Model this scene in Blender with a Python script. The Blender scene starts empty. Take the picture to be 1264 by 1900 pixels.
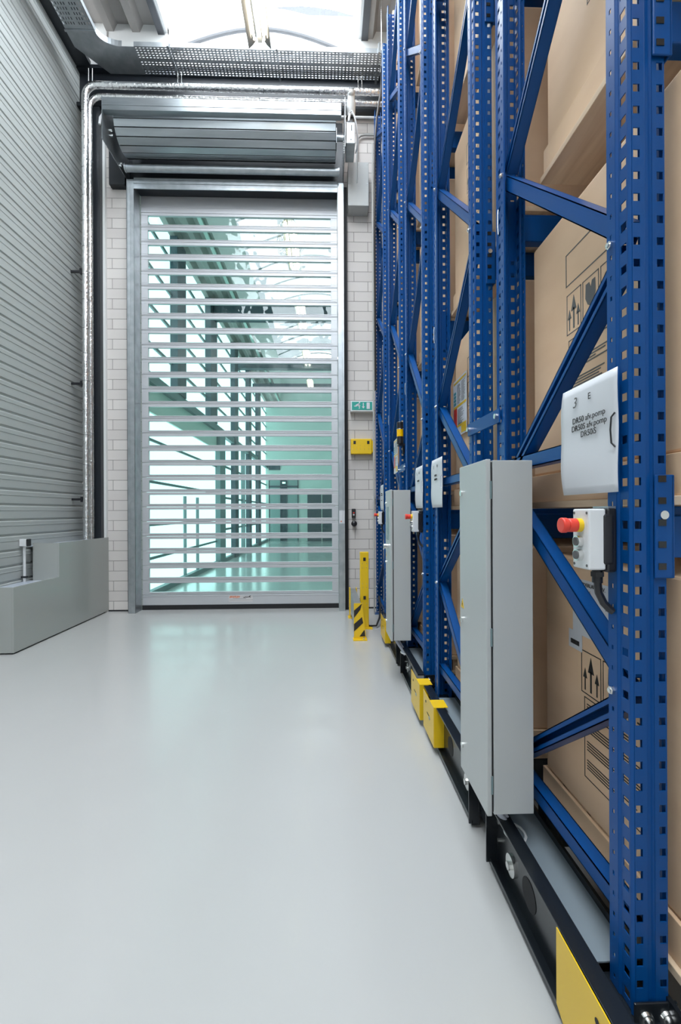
import bpy, math, random
from math import sin, cos, pi, radians
random.seed(7)
C = bpy.context.scene.collection
S = bpy.context.scene

# ---------------------------------------------------------------- camera, world, exposure
cam = bpy.data.objects.new('camera', bpy.data.cameras.new('camera'))
C.objects.link(cam)
cam.data.sensor_fit = 'VERTICAL'
cam.data.sensor_height = 36.0
cam.data.lens = 15.16
cam.data.clip_start = 0.02
cam.location = (0, 0, 1.38)
cam.rotation_mode = 'ZYX'
from mathutils import Matrix
YAW, ROLL = -math.atan(25 / 800), 0.0045
cam.rotation_mode = 'XYZ'
cam.rotation_euler = (Matrix.Rotation(YAW, 3, 'Z') @ Matrix.Rotation(pi / 2, 3, 'X') @ Matrix.Rotation(-ROLL, 3, 'Z')).to_euler()
S.camera = cam
w = bpy.data.worlds.new('world'); S.world = w; w.use_nodes = True
bg = w.node_tree.nodes['Background']
bg.inputs[0].default_value = (0.93, 0.965, 1.0, 1)
bg.inputs[1].default_value = 6.0
S.view_settings.view_transform = 'Standard'
S.view_settings.look = 'None'
S.view_settings.gamma = 1
S.view_settings.use_curve_mapping = False
S.view_settings.exposure = .95

def portal(name, loc, sx, sy):
    l = bpy.data.lights.new(name, 'AREA'); l.shape = 'RECTANGLE'; l.size = sx; l.size_y = sy
    l.cycles.is_portal = True
    o = bpy.data.objects.new(name, l); C.objects.link(o); o.location = loc
    return o
portal('skylight_portal', (-0.865, 0.5, 8.6), 2.75, 11.6)
portal('hall_skylight_portal', (-0.4, 13.6, 8.6), 3.7, 14.0)

# ---------------------------------------------------------------- materials
def mat(name, col, rough=.5, metal=0, spec=.5, coat=0, noise=None, bump=None, emit=None, estr=1):
    m = bpy.data.materials.new(name); m.use_nodes = True
    nt = m.node_tree; b = nt.nodes['Principled BSDF']
    b.inputs['Base Color'].default_value = (*col, 1)
    b.inputs['Roughness'].default_value = rough
    b.inputs['Metallic'].default_value = metal
    b.inputs['Specular IOR Level'].default_value = spec
    b.inputs['Coat Weight'].default_value = coat
    b.inputs['Coat Roughness'].default_value = .12
    if emit:
        b.inputs['Emission Color'].default_value = (*emit, 1); b.inputs['Emission Strength'].default_value = estr
    tc = nt.nodes.new('ShaderNodeTexCoord')
    if noise:                                   # (scale xyz, colour 2, strength)
        mp = nt.nodes.new('ShaderNodeMapping'); mp.inputs['Scale'].default_value = noise[0]
        n = nt.nodes.new('ShaderNodeTexNoise'); n.inputs['Scale'].default_value = 1; n.inputs['Detail'].default_value = 4
        r = nt.nodes.new('ShaderNodeValToRGB')
        r.color_ramp.elements[0].position = .35; r.color_ramp.elements[1].position = .68
        r.color_ramp.elements[0].color = (*noise[1], 1); r.color_ramp.elements[1].color = (*col, 1)
        nt.links.new(tc.outputs['Object'], mp.inputs[0]); nt.links.new(mp.outputs[0], n.inputs['Vector'])
        nt.links.new(n.outputs[0], r.inputs[0]); nt.links.new(r.outputs[0], b.inputs['Base Color'])
    if bump:                                    # (scale xyz, strength)
        mp = nt.nodes.new('ShaderNodeMapping'); mp.inputs['Scale'].default_value = bump[0]
        n = nt.nodes.new('ShaderNodeTexNoise'); n.inputs['Scale'].default_value = 1; n.inputs['Detail'].default_value = 3
        bp = nt.nodes.new('ShaderNodeBump'); bp.inputs['Strength'].default_value = bump[1]; bp.inputs['Distance'].default_value = .01
        nt.links.new(tc.outputs['Object'], mp.inputs[0]); nt.links.new(mp.outputs[0], n.inputs['Vector'])
        nt.links.new(n.outputs[0], bp.inputs['Height']); nt.links.new(bp.outputs[0], b.inputs['Normal'])
    return m

def brick_mat(name, c1, c2, mortar, bw, bh, ms=.006):
    m = mat(name, c1, .75)
    nt = m.node_tree; b = nt.nodes['Principled BSDF']
    tc = nt.nodes.new('ShaderNodeTexCoord'); sp = nt.nodes.new('ShaderNodeSeparateXYZ'); cb = nt.nodes.new('ShaderNodeCombineXYZ')
    br = nt.nodes.new('ShaderNodeTexBrick')
    br.inputs['Color1'].default_value = (*c1, 1); br.inputs['Color2'].default_value = (*c2, 1)
    br.inputs['Mortar'].default_value = (*mortar, 1)
    br.inputs['Scale'].default_value = 1; br.inputs['Brick Width'].default_value = bw; br.inputs['Row Height'].default_value = bh
    br.inputs['Mortar Size'].default_value = ms; br.inputs['Mortar Smooth'].default_value = .2
    nt.links.new(tc.outputs['Object'], sp.inputs[0]); nt.links.new(sp.outputs[0], cb.inputs[0]); nt.links.new(sp.outputs[2], cb.inputs[1])
    nt.links.new(cb.outputs[0], br.inputs['Vector']); nt.links.new(br.outputs['Color'], b.inputs['Base Color'])
    bp = nt.nodes.new('ShaderNodeBump'); bp.inputs['Strength'].default_value = .6; bp.inputs['Distance'].default_value = .006; bp.invert = True
    nt.links.new(br.outputs['Fac'], bp.inputs['Height']); nt.links.new(bp.outputs[0], b.inputs['Normal'])
    return m

def glass_mat(name, tint, gloss=.08, rough=.02, wav=0):
    m = bpy.data.materials.new(name); m.use_nodes = True; nt = m.node_tree
    nt.nodes.clear()
    out = nt.nodes.new('ShaderNodeOutputMaterial'); mx = nt.nodes.new('ShaderNodeMixShader')
    tr = nt.nodes.new('ShaderNodeBsdfTransparent'); gl = nt.nodes.new('ShaderNodeBsdfGlossy')
    lw = nt.nodes.new('ShaderNodeLayerWeight'); lw.inputs[0].default_value = .5
    pw = nt.nodes.new('ShaderNodeMath'); pw.operation = 'POWER'; pw.inputs[1].default_value = 5
    ma = nt.nodes.new('ShaderNodeMath'); ma.operation = 'MULTIPLY_ADD'; ma.inputs[1].default_value = .7; ma.inputs[2].default_value = gloss*.45
    nt.links.new(lw.outputs['Facing'], pw.inputs[0]); nt.links.new(pw.outputs[0], ma.inputs[0])
    tr.inputs[0].default_value = (*tint, 1); gl.inputs['Roughness'].default_value = rough
    if wav:
        tc = nt.nodes.new('ShaderNodeTexCoord'); n = nt.nodes.new('ShaderNodeTexNoise'); n.inputs['Scale'].default_value = 3
        bp = nt.nodes.new('ShaderNodeBump'); bp.inputs['Strength'].default_value = wav; bp.inputs['Distance'].default_value = .05
        nt.links.new(tc.outputs['Object'], n.inputs['Vector']); nt.links.new(n.outputs[0], bp.inputs['Height'])
        nt.links.new(bp.outputs[0], gl.inputs['Normal'])
    nt.links.new(ma.outputs[0], mx.inputs[0]); nt.links.new(tr.outputs[0], mx.inputs[1]); nt.links.new(gl.outputs[0], mx.inputs[2])
    nt.links.new(mx.outputs[0], out.inputs[0])
    return m

M = {}
M['floor'] = mat('epoxy_floor', (.475, .47, .46), .27, spec=.5, coat=.35, noise=((.5, .3, 1), (.435, .435, .425)), bump=((8, 8, 8), .03))
M['block'] = brick_mat('painted_block', (.66, .62, .59), (.59, .55, .525), (.27, .25, .235), .40, .1415, .004)
M['panel'] = mat('wall_panel', (.385, .405, .395), .42, spec=.5)
M['deck'] = mat('roof_deck', (.30, .285, .27), .5)
M['white'] = mat('white_paint', (.72, .73, .72), .5)
M['blacksteel'] = mat('black_steel', (.012, .015, .02), .4)
M['basesteel'] = mat('black_coated_steel', (.010, .013, .017), .25, spec=.6)
M['rubber'] = mat('black_rubber', (.01, .01, .012), .7)
M['blue'] = mat('rack_blue', (.0004, .060, .235), .34, spec=.28)
M['galv'] = mat('galvanised', (.48, .51, .53), .36, .8, noise=((9, 9, 9), (.38, .41, .43)))
M['galv2'] = mat('galvanised_sheet', (.38, .41, .43), .30, .85, noise=((2, 14, 14), (.31, .34, .355)))
M['alu'] = mat('anodised_aluminium', (.52, .53, .55), .38, .25)
M['foil'] = mat('foil_lagging', (.80, .80, .80), .22, 1, bump=((28, 28, 28), 1.0))
M['foilseam'] = mat('foil_seam', (.32, .32, .33), .35, 1)
M['kraft'] = mat('kraft_board', (.80, .56, .365), .55, noise=((3, 3, 9), (.75, .51, .325)), spec=.35)
M['kraft2'] = mat('kraft_board_dark', (.50, .32, .20), .65, spec=.3)
M['tape'] = mat('packing_tape', (.50, .33, .2), .25)
M['wood'] = mat('pallet_wood', (.78, .60, .42), .6, noise=((28, 2.5, 28), (.62, .44, .29)))
M['ink'] = mat('black_ink', (.02, .018, .016), .7)
M['greyink'] = mat('grey_ink', (.12, .12, .12), .7)
M['paper'] = mat('paper', (.64, .65, .68), .4)
M['cab'] = mat('cabinet_grey', (.46, .475, .47), .36)
M['casing'] = mat('casing_grey', (.36, .375, .355), .22, spec=.5, coat=.2)
M['casingtop'] = mat('casing_lining', (.42, .46, .52), .3)
M['yellow'] = mat('safety_yellow', (.78, .50, .012), .32)
M['deckplate'] = mat('grey_blue_plate', (.19, .23, .26), .42)
M['zinc'] = mat('zinc_bolt', (.78, .78, .76), .25, 1)
M['red'] = mat('red_plastic', (.72, .05, .03), .35)
M['green'] = mat('sign_green', (.02, .33, .27), .4)
M['orange'] = mat('orange_ink', (.75, .17, .03), .5)
M['teal'] = mat('teal_ink', (.08, .33, .38), .5)
M['amber'] = mat('amber_lens', (.9, .5, .0), .15)
M['plastic'] = mat('light_plastic', (.68, .69, .70), .35)
M['blackpl'] = mat('black_plastic', (.015, .015, .018), .3)
M['motor'] = mat('motor_white', (.40, .40, .39), .5)
M['tube'] = mat('lamp_tube', (1, .95, .85), .4, emit=(1, .86, .66), estr=7)
M['reflector'] = mat('lamp_reflector', (.30, .31, .31), .3, .7)
M['glass'] = glass_mat('door_glass', (.90, .975, .965), wav=.5)
M['dome'] = glass_mat('skylight_glazing', (.93, .97, 1.0))
M['opaldome'] = glass_mat('opal_skylight_glazing', (.075, .078, .082))
M['clearpl'] = mat('translucent_hose', (.5, .52, .6), .2)
M['daylit'] = mat('glowing_panel', (.55, .85, .84), .4, emit=(.58, .89, .88), estr=.95)  # emission put into the panels instead of daylight passing through
M['mint'] = mat('mint_panel', (.56, .68, .63), .5)
M['darkframe'] = mat('dark_frame', (.045, .075, .095), .45)
M['midframe'] = mat('grey_frame', (.17, .24, .25), .5)
M['darkgrey'] = mat('dark_grey_flashing', (.07, .075, .085), .5)
M['archgrey'] = mat('arch_grey', (.16, .165, .175), .5)
M['gable'] = mat('glowing_gable_sheet', (.7, .72, .74), .5, emit=(.93, .97, 1), estr=.55)  # sheet emits by itself, standing in for daylight through the gable
M['darkglass'] = mat('dark_glass', (.035, .07, .085), .12)
M['shopglass'] = mat('grey_glass', (.22, .33, .32), .15)
M['hallfloor'] = mat('hall_floor', (.52, .57, .55), .2, coat=.4)

# ---------------------------------------------------------------- mesh builder
class MB:
    def __init__(s): s.v = []; s.f = []
    def add(s, vs, fs):
        n = len(s.v); s.v += [tuple(a) for a in vs]; s.f += [tuple(i + n for i in q) for q in fs]; return s
    def box(s, x0, x1, y0, y1, z0, z1):
        if x0 > x1: x0, x1 = x1, x0
        if y0 > y1: y0, y1 = y1, y0
        if z0 > z1: z0, z1 = z1, z0
        return s.add([(x0,y0,z0),(x1,y0,z0),(x1,y1,z0),(x0,y1,z0),(x0,y0,z1),(x1,y0,z1),(x1,y1,z1),(x0,y1,z1)],
            [(0,3,2,1),(4,5,6,7),(0,1,5,4),(1,2,6,5),(2,3,7,6),(3,0,4,7)])
    def cyl(s, p0, p1, r, n=16, r2=None):
        from mathutils import Vector
        a, b = Vector(p0), Vector(p1); d = (b - a).normalized()
        u = d.orthogonal().normalized(); v = d.cross(u); r2 = r if r2 is None else r2
        vs = [a + (u*cos(2*pi*i/n) + v*sin(2*pi*i/n))*r for i in range(n)] + [b + (u*cos(2*pi*i/n) + v*sin(2*pi*i/n))*r2 for i in range(n)]
        fs = [(i, (i+1) % n, n+(i+1) % n, n+i) for i in range(n)] + [tuple(range(n-1,-1,-1)), tuple(range(n, 2*n))]
        return s.add(vs, fs)
    def tube(s, path, r, n=10):
        from mathutils import Vector
        P = [Vector(p) for p in path]; rings = []
        t = (P[1]-P[0]).normalized(); u = t.orthogonal().normalized()
        for i, p in enumerate(P):
            t = (P[min(i+1, len(P)-1)] - P[max(i-1, 0)]).normalized()
            u = (u - t*u.dot(t)).normalized(); v = t.cross(u)
            rings.append([p + (u*cos(2*pi*k/n) + v*sin(2*pi*k/n))*r for k in range(n)])
        vs = [q for ring in rings for q in ring]; fs = []
        for i in range(len(P)-1):
            for k in range(n): fs.append((i*n+k, i*n+(k+1) % n, (i+1)*n+(k+1) % n, (i+1)*n+k))
        fs += [tuple(range(n-1,-1,-1)), tuple(range((len(P)-1)*n, len(P)*n))]
        return s.add(vs, fs)
    def prism(s, prof, axis, a, b):            # closed polygon extruded along an axis
        n = len(prof)
        def pt(p, t):
            return {'x': (t, p[0], p[1]), 'y': (p[0], t, p[1]), 'z': (p[0], p[1], t)}[axis]
        vs = [pt(p, a) for p in prof] + [pt(p, b) for p in prof]
        fs = [(i, (i+1) % n, n+(i+1) % n, n+i) for i in range(n)] + [tuple(range(n-1,-1,-1)), tuple(range(n, 2*n))]
        return s.add(vs, fs)
    def strip(s, prof, axis, a, b):            # open polyline extruded
        def pt(p, t):
            return {'x': (t, p[0], p[1]), 'y': (p[0], t, p[1]), 'z': (p[0], p[1], t)}[axis]
        n = len(prof)
        vs = [pt(p, a) for p in prof] + [pt(p, b) for p in prof]
        return s.add(vs, [(i, i+1, n+i+1, n+i) for i in range(n-1)])
    def quad(s, a, b, c, d): return s.add([a, b, c, d], [(0,1,2,3)])
    def sphere(s, c, r, n=14, m=8, sc=(1,1,1)):
        vs = [(c[0], c[1], c[2]-r*sc[2])]
        for i in range(1, m):
            t = pi*i/m
            for k in range(n):
                p = 2*pi*k/n; vs.append((c[0]+r*sc[0]*sin(t)*cos(p), c[1]+r*sc[1]*sin(t)*sin(p), c[2]-r*sc[2]*cos(t)))
        vs.append((c[0], c[1], c[2]+r*sc[2])); L = len(vs)-1; fs = []
        for k in range(n):
            fs.append((0, 1+(k+1) % n, 1+k)); fs.append((L, 1+(m-2)*n+k, 1+(m-2)*n+(k+1) % n))
        for i in range(m-2):
            for k in range(n): fs.append((1+i*n+k, 1+i*n+(k+1) % n, 1+(i+1)*n+(k+1) % n, 1+(i+1)*n+k))
        return s.add(vs, fs)
    def perf(s, o, u, v, nu, nv, cu, cv, hu, hv, skip=None):
        """sheet of nu x nv cells (cu x cv), each with a centred hole hu x hv; o origin, u v unit vectors"""
        from mathutils import Vector
        o, u, v = Vector(o), Vector(u), Vector(v)
        for i in range(nu):
            for j in range(nv):
                a0, a3, b0, b3 = i*cu, (i+1)*cu, j*cv, (j+1)*cv
                def P(a, b): return o + u*a + v*b
                if skip and skip(i, j):
                    s.add([P(a0,b0), P(a3,b0), P(a3,b3), P(a0,b3)], [(0,1,2,3)]); continue
                a1, a2, b1, b2 = a0+(cu-hu)/2, a3-(cu-hu)/2, b0+(cv-hv)/2, b3-(cv-hv)/2
                s.add([P(a0,b0),P(a3,b0),P(a3,b3),P(a0,b3),P(a1,b1),P(a2,b1),P(a2,b2),P(a1,b2)],
                      [(0,1,5,4),(1,2,6,5),(2,3,7,6),(3,0,4,7)])
        return s

def origin(o):
    x = y = z = 0
    while o is not None:
        x += o.location.x; y += o.location.y; z += o.location.z; o = o.parent
    return x, y, z
def obj(name, mb, m, parent=None, bevel=0, smooth=False, solid=0, label=None, angle=35):
    ox, oy, oz = origin(parent)
    me = bpy.data.meshes.new(name)
    me.from_pydata([(a-ox, b-oy, c-oz) for a, b, c in mb.v], [], mb.f); me.update()
    me.materials.append(M[m] if isinstance(m, str) else m)
    if smooth:
        me.polygons.foreach_set('use_smooth', [True]*len(me.polygons))
        me.set_sharp_from_angle(angle=radians(angle))
    o = bpy.data.objects.new(name, me); C.objects.link(o)
    if parent: o.parent = parent
    if solid:
        md = o.modifiers.new('s', 'SOLIDIFY'); md.thickness = solid; md.offset = 0
    if bevel:
        md = o.modifiers.new('b', 'BEVEL'); md.width = bevel; md.segments = 2; md.limit_method = 'ANGLE'
    if label: o['label'] = label
    return o
def tag(o, label, cat, group=None, kind=None):
    o['label'] = label; o['category'] = cat
    if group: o['group'] = group
    if kind: o['kind'] = kind
    return o
def thing(name, label, cat, loc, group=None):
    o = bpy.data.objects.new(name, None); C.objects.link(o); o.location = loc
    o.empty_display_size = .05
    return tag(o, label, cat, group)
def struct(name, mb, m, label=None, **k):
    o = obj(name, mb, m, **k); o['kind'] = 'structure'
    o['label'] = label or name.replace('_', ' '); return o
def dup(root, loc, label=None, group=None):
    def cp(o, par):
        c = o.copy(); C.objects.link(c); c.parent = par
        for ch in KIDS.get(o.name, list(o.children)): cp(ch, c)
        return c
    r = cp(root, None); r.location = loc
    if label: r['label'] = label
    if group: r['group'] = group
    return r
KIDS = {}
def text(name, s, size, m, parent, loc, rot, align='LEFT', shear=0, ext=.0003, sx=1, bold=0):
    """lettering as a mesh; loc in world coordinates"""
    cu = bpy.data.curves.new(name, 'FONT'); cu.body = s; cu.size = size; cu.align_x = align; cu.extrude = ext
    cu.shear = shear; cu.offset = bold; cu.resolution_u = 3
    t = bpy.data.objects.new('tmp', cu); C.objects.link(t)
    bpy.context.view_layer.update()
    me = bpy.data.meshes.new_from_object(t.evaluated_get(bpy.context.evaluated_depsgraph_get()))
    bpy.data.objects.remove(t)
    me.materials.clear(); me.materials.append(M[m])
    o = bpy.data.objects.new(name, me); C.objects.link(o)
    ox, oy, oz = origin(parent); o.parent = parent
    o.location = (loc[0]-ox, loc[1]-oy, loc[2]-oz); o.rotation_euler = rot; o.scale = (sx, 1, 1)
    return o
FACE_AISLE = (pi/2, 0, -pi/2)     # lettering read from the aisle side (normal -X)
FACE_CAM = (pi/2, 0, 0)           # lettering read from the front (normal -Y)

# ================================================================ SETTING
WY = 6.15          # end wall front face
XL = -3.415         # left wall
XR = 4.3
ZD = 8.12          # roof deck
SX0, SX1 = -2.21, .48
struct('floor', MB().box(XL-.1, XR, -5, WY+.35, -.1, 0), 'floor', 'light grey glossy epoxy floor')
struct('floor_far_hall', MB().box(-3.0, XR, WY+.351, 21.2, -.1, 0), 'hallfloor', 'pale floor of the hall behind the door')
# left wall: ribbed sandwich panels
prof = []
z = 0.0; P = .166
while z < 7.75:
    prof += [(XL, z), (XL, z+.085), (XL+.004, z+.088), (XL, z+.091), (XL, z+.128), (XL-.010, z+.138), (XL-.010, z+.156), (XL, z+P)]
    z += P
prof2 = prof + [(XL-.12, prof[-1][1]), (XL-.12, 0)]
struct('wall_left', MB().prism(prof2, 'y', -5, WY), 'panel', 'grey ribbed steel panel wall on the left')
# end wall of blocks with door opening
OX0, OX1, OZ = -2.66, .19, 6.0
wb = MB().box(XL-.2, OX0, WY, WY+.3, 0, 7.0).box(OX1, XR, WY, WY+.3, 0, 7.0).box(OX0, OX1, WY, WY+.3, OZ, 7.0)
struct('wall_end', wb, 'block', 'pale block wall around the roller door')
struct('wall_end_upper', MB().box(XL, SX0, WY-.02, WY+.28, 7.0, 8.5).box(SX0, SX1, WY-.02, WY+.28, 7.0, 7.56).box(SX1, XR, WY-.02, WY+.28, 7.0, 8.5), 'white', 'white panel wall above the pipes')
j = MB().box(-3.05, -3.03, WY-.027, WY-.02, 7.55, ZD).box(-2.0, -1.98, WY-.027, WY-.02, 7.55, ZD)
struct('trim_1', j, 'deck', 'joint strips on the white upper wall')
struct('trim_2', MB().box(XL, XR, WY-.12, WY-.02, 6.98, 7.0+.03).box(XL, XR, WY-.04, WY-.02, 7.03, 7.5).box(XL, XR, WY-.12, WY-.02, 7.5, 7.55),
       'blacksteel', 'black steel beam across the end wall')
struct('trim_3', MB().box(XL, XL+.20, -5, WY-.13, 7.52, 7.58).box(XL, XL+.03, -5, WY-.13, 7.58, 7.95).box(XL+.0, XL+.20, -5, WY-.13, 7.95, 7.98),
       'blacksteel', 'black steel beam along the top of the left wall')
struct('wall_right', MB().box(XR, XR+.1, -5, WY, 0, 8.4), 'white', 'wall beyond the racks')
struct('wall_back', MB().box(XL, XR, -5.1, -5, 0, 8.4), 'white', 'wall behind the camera')
# black column in the left corner
col = MB().box(-3.33, -3.20, WY-.14, WY-.128, 0, 6.97).box(-3.30, -3.292, WY-.128, WY, 0, 6.97).box(-3.33, -3.20, WY-.012, WY-.0, 0, 6.97)
struct('trim_4', MB().box(-3.24, -3.105, WY-.12, WY-.001, 0, 6.97), 'blacksteel', 'black steel column in the left corner')
struct('trim_5', MB().box(-3.104, -3.072, WY-.05, WY-.001, 0, 6.97), 'white', 'pale edge strip beside the black column')
# roof deck (ribs run along the aisle)
def deck(x0, x1):
    p = []; x = x0; q = .36
    while x < x1:
        for dx, dz in ((0, 0), (.10, 0), (.15, .11), (.31, .11), (.36, 0)):
            if x+dx <= x1+.001: p.append((x+dx, ZD+dz))
        x += q
    return MB().strip(p, 'y', -5, WY-.02)
struct('ceiling', deck(XL, SX0-.1), 'deck', 'corrugated steel roof deck left of the skylight', solid=.004)
struct('ceiling_right', deck(SX1+.1, XR), 'deck', 'corrugated steel roof deck over the racks', solid=.004)
# skylight curb and dome
cb = MB()
for xa, xb in ((SX0-.06, SX0), (SX1, SX1+.06)): cb.box(xa, xb, -5, WY+.1, ZD-.0, ZD+.10)
struct('trim_6', cb, 'white', 'white curb of the skylight')
struct('trim_7', MB().box(SX0-.13, SX0-.04, -5, WY-.02, ZD-.03, ZD+.0).box(SX1+.04, SX1+.13, -5, WY-.02, ZD-.03, ZD+.0)
       .box(SX0-.13, SX0-.125, -5, WY-.02, ZD, ZD+.2).box(SX1+.125, SX1+.13, -5, WY-.02, ZD, ZD+.2), 'darkgrey', 'grey edge flashing of the skylight')
def dome(x0, x1, y0, y1, zb, rise, n=14):
    pts = []
    for i in range(n+1):
        t = i/n; pts.append((x0+(x1-x0)*t, zb+rise*sin(pi*t)))
    return pts
dp = dome(SX0, SX1, 0, 0, ZD+.10, .36)
struct('window_3', MB().box(SX0, SX1, WY+.03, WY+.05, 7.56, ZD+.11).prism([(a, b+.0) for a, b in dp], 'y', WY+.03, WY+.05), 'gable', 'gable sheet at the end of the skylight, glowing in place of daylight')
gm = MB().strip(dp, 'y', -5, WY+.1)
gm.add([(a, -5, b) for a, b in dp], [tuple(range(len(dp)))])
struct('window_1', gm, 'dome', 'curved translucent barrel skylight')
def arch(y, pts, r=.03): return MB().tube([(a, y, b) for a, b in pts], r, 8)
rb = arch(WY-.0, dome(-2.15, .40, 0, 0, 7.90, .34), .028)
struct('trim_8', rb, 'archgrey', 'aluminium arch at the end of the skylight', smooth=True)

# ---------------- far hall behind the door
HY = 20.9; HX = -2.95; HZ = 6.62
struct('wall_far_hall_end', MB().box(HX, XR, HY, HY+.2, 0, 8.8), 'mint', 'mint wall at the far end of the hall')
struct('wall_far_hall_right', MB().box(2.6, 2.7, WY+.3, HY, 0, 8.8), 'mint', 'mint side wall of the far hall')
struct('wall_far_hall_top', MB().box(HX, XR, WY+.3, WY+.4, 6.6, 8.8), 'mint', 'upper wall over the roller door, far side')
struct('ceiling_far_hall', MB().strip([(HX+.36*i*.5+(.1 if k else 0), HZ+(.1 if i % 2 else 0)) for i in range(5) for k in (0, 1)], 'y', WY+.4, HY),
       'deck', 'corrugated deck of the far hall', solid=.004)
struct('wall_far_hall_curb', MB().box(-2.27, -2.2, WY+.4, HY, HZ-.05, 8.5).box(1.5, 1.57, WY+.4, HY, HZ-.05, 8.5).box(1.5, 2.7, WY+.4, HY, HZ-.05, HZ), 'mint', 'mint skylight shaft of the far hall')
fd = dome(-2.2, 1.5, 0, 0, 8.5, .55)
fg = MB().strip(fd, 'y', WY+.4, HY)
struct('window_2', fg, 'opaldome', 'curved skylight of the far hall')
fr = MB()
for i in range(13): fr.add(*(lambda m: (m.v, m.f))(arch(7.2+1.12*i, dome(-2.18, 1.48, 0, 0, 8.46, .53), .022)))
struct('trim_9', fr, 'midframe', 'arched ribs of the far skylight', smooth=True)
tb = MB()
for y in (10.9, 14.6, 17.4): tb.box(HX, 2.6, y-.12, y+.12, HZ-.42, HZ-.10)
struct('trim_10', tb, 'darkframe', 'dark cross beams of the far hall')
# left side of far hall, panels glow in place of daylight
struct('wall_far_hall_left', MB().box(HX-.05, HX, WY+.3, HY, 0, HZ+.1), 'daylit', 'translucent panel wall of the far hall, glowing in place of daylight')
fm = MB()
for zz in (.62, 1.18, 1.9, 2.6): fm.box(HX, HX+.03, WY+.3, 11.6, zz-.022, zz+.022)
for zz in (4.2, 4.85, 5.5, 6.15): fm.box(HX, HX+.03, WY+.3, HY, zz-.03, zz+.03)
for zz in (.9, 1.8, 2.7): fm.box(HX, HX+.03, 11.6, HY, zz-.03, zz+.03)
struct('trim_11', fm, 'midframe', 'rails of the translucent panels')
struct('trim_12', MB().box(HX, HX+.12, WY+.3, HY, 3.50, 3.66).box(HX, HX+.10, WY+.3, HY, 0, .10), 'midframe', 'header and sill rails along the panels')
struct('trim_13', MB().box(HX, HX+.04, WY+.3, 11.5, 3.05, 3.5), 'mint', 'mint band below the header rail')
for i, (y, wd, z0) in enumerate(((8.5, .5, 3.66), (10.9, .62, 3.66), (13.6, .5, 0), (16.0, .45, 0), (18.2, .6, 0))):
    struct('trim_%d' % (14+i), MB().box(HX+.0, HX+.14, y-wd/2, y+wd/2, z0, HZ), 'darkframe', 'dark steel column of the far hall')
struct('trim_19', MB().box(HX, HX+.13, 11.5, 12.1, 0, 3.5).box(HX, HX+.13, 14.9, 15.0, 0, 3.5), 'midframe', 'grey door jamb of the far hall')
struct('trim_20', MB().box(HX, HX+.05, 8.95, 9.0, 0, 1.72).box(HX, HX+.05, 9.8, 9.86, 0, 1.72), 'midframe', 'slim mullions of the personnel door')
# far end wall fittings
t = thing('glazed_partition', 'dark framed glass partition on the far mint wall seen through the door', 'partition', (-2.0, HY-.06, 0))
fx = MB()
for xx in (-2.78, -2.24, -1.93, -1.40): fx.box(xx-.02, xx+.02, HY-.06, HY-.0, 0, 3.1)
fx.box(-2.8, -1.38, HY-.06, HY, 3.06, 3.12).box(-2.8, -1.38, HY-.06, HY, 2.58, 2.66).box(-2.8, -1.38, HY-.06, HY, 1.62, 1.67)
obj('frame', fx, 'darkframe', t)
obj('glass', MB().box(-2.78, -2.26, HY-.03, HY-.01, 0, 3.05).box(-1.91, -1.42, HY-.03, HY-.01, 0, 3.05), 'shopglass', t)
obj('door_leaf', MB().box(-2.22, -1.95, HY-.03, HY-.01, 0, 3.05), 'darkglass', t)
t = thing('low_cupboard', 'dark double cupboard against the far mint wall behind the door', 'cupboard', (-.3, HY-.4, 0))
obj('body', MB().box(-.93, .4, HY-.40, HY-.01, 0, 2.25), 'darkglass', t, bevel=.01)
obj('divider', MB().box(-.26, -.235, HY-.41, HY-.4, 0, 2.25), 'mint', t)
tag(obj('wall_vent', MB().box(-2.80, -2.25, HY-.05, HY-.001, 3.42, 3.68), 'darkframe'), 'dark rectangular grille high on the far mint wall', 'vent')
es = thing('exit_sign', 'tiny lit exit sign on the far mint wall seen through the door', 'sign', (-2.08, HY-.04, 2.75))
obj('panel', MB().box(-2.17, -1.98, HY-.05, HY-.001, 2.74, 2.86), 'green', es)
obj('symbol', MB().box(-2.14, -2.08, HY-.055, HY-.05, 2.76, 2.84).box(-2.05, -2.01, HY-.055, HY-.05, 2.76, 2.84), mat('lit_symbol', (1, 1, 1), emit=(1, 1, 1), estr=1), es)

# ================================================================ ROLLER DOOR
DY = 6.22
dr = bpy.data.objects.new('door_1', None); C.objects.link(dr); dr.location = (-1.23, DY, 0)
dr['kind'] = 'structure'; dr['label'] = 'tall aluminium roller door with horizontal window strips'
LX0, LX1, GX0, GX1 = -2.63, .163, -2.535, .07
Pn = .2095
for i in range(26):
    zb = .377 - .127 - .041 + Pn*i          # lath bottom
    z0 = zb + .041; z1 = z0 + .127          # window
    zt = zb + Pn - .004
    lm = MB().box(LX0, LX1, DY, DY+.035, zb, z0).box(LX0, LX1, DY, DY+.035, z1, zt)
    lm.box(LX0, GX0, DY, DY+.035, z0, z1).box(GX1, LX1, DY, DY+.035, z0, z1)
    lm.box(GX0, GX1, DY-.006, DY, z0-.010, z0-.002).box(LX0, LX1, DY-.004, DY, zb+.012, zb+.018)
    l = obj('lath', lm, 'alu', dr, bevel=.002)
    obj('pane', MB().box(GX0, GX1, DY+.022, DY+.027, z0, z1), 'glass', l)
zt = .209 + Pn*26
obj('top_rail', MB().box(LX0, LX1, DY, DY+.04, zt, OZ).box(LX0, LX1, DY-.004, DY, zt+.07, zt+.078), 'alu', dr, bevel=.002)
bp = obj('bottom_rail', MB().box(LX0, LX1, DY-.005, DY+.04, .065, .205).box(LX0, LX1, DY-.010, DY-.005, .19, .198), 'alu', dr, bevel=.002)
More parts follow.
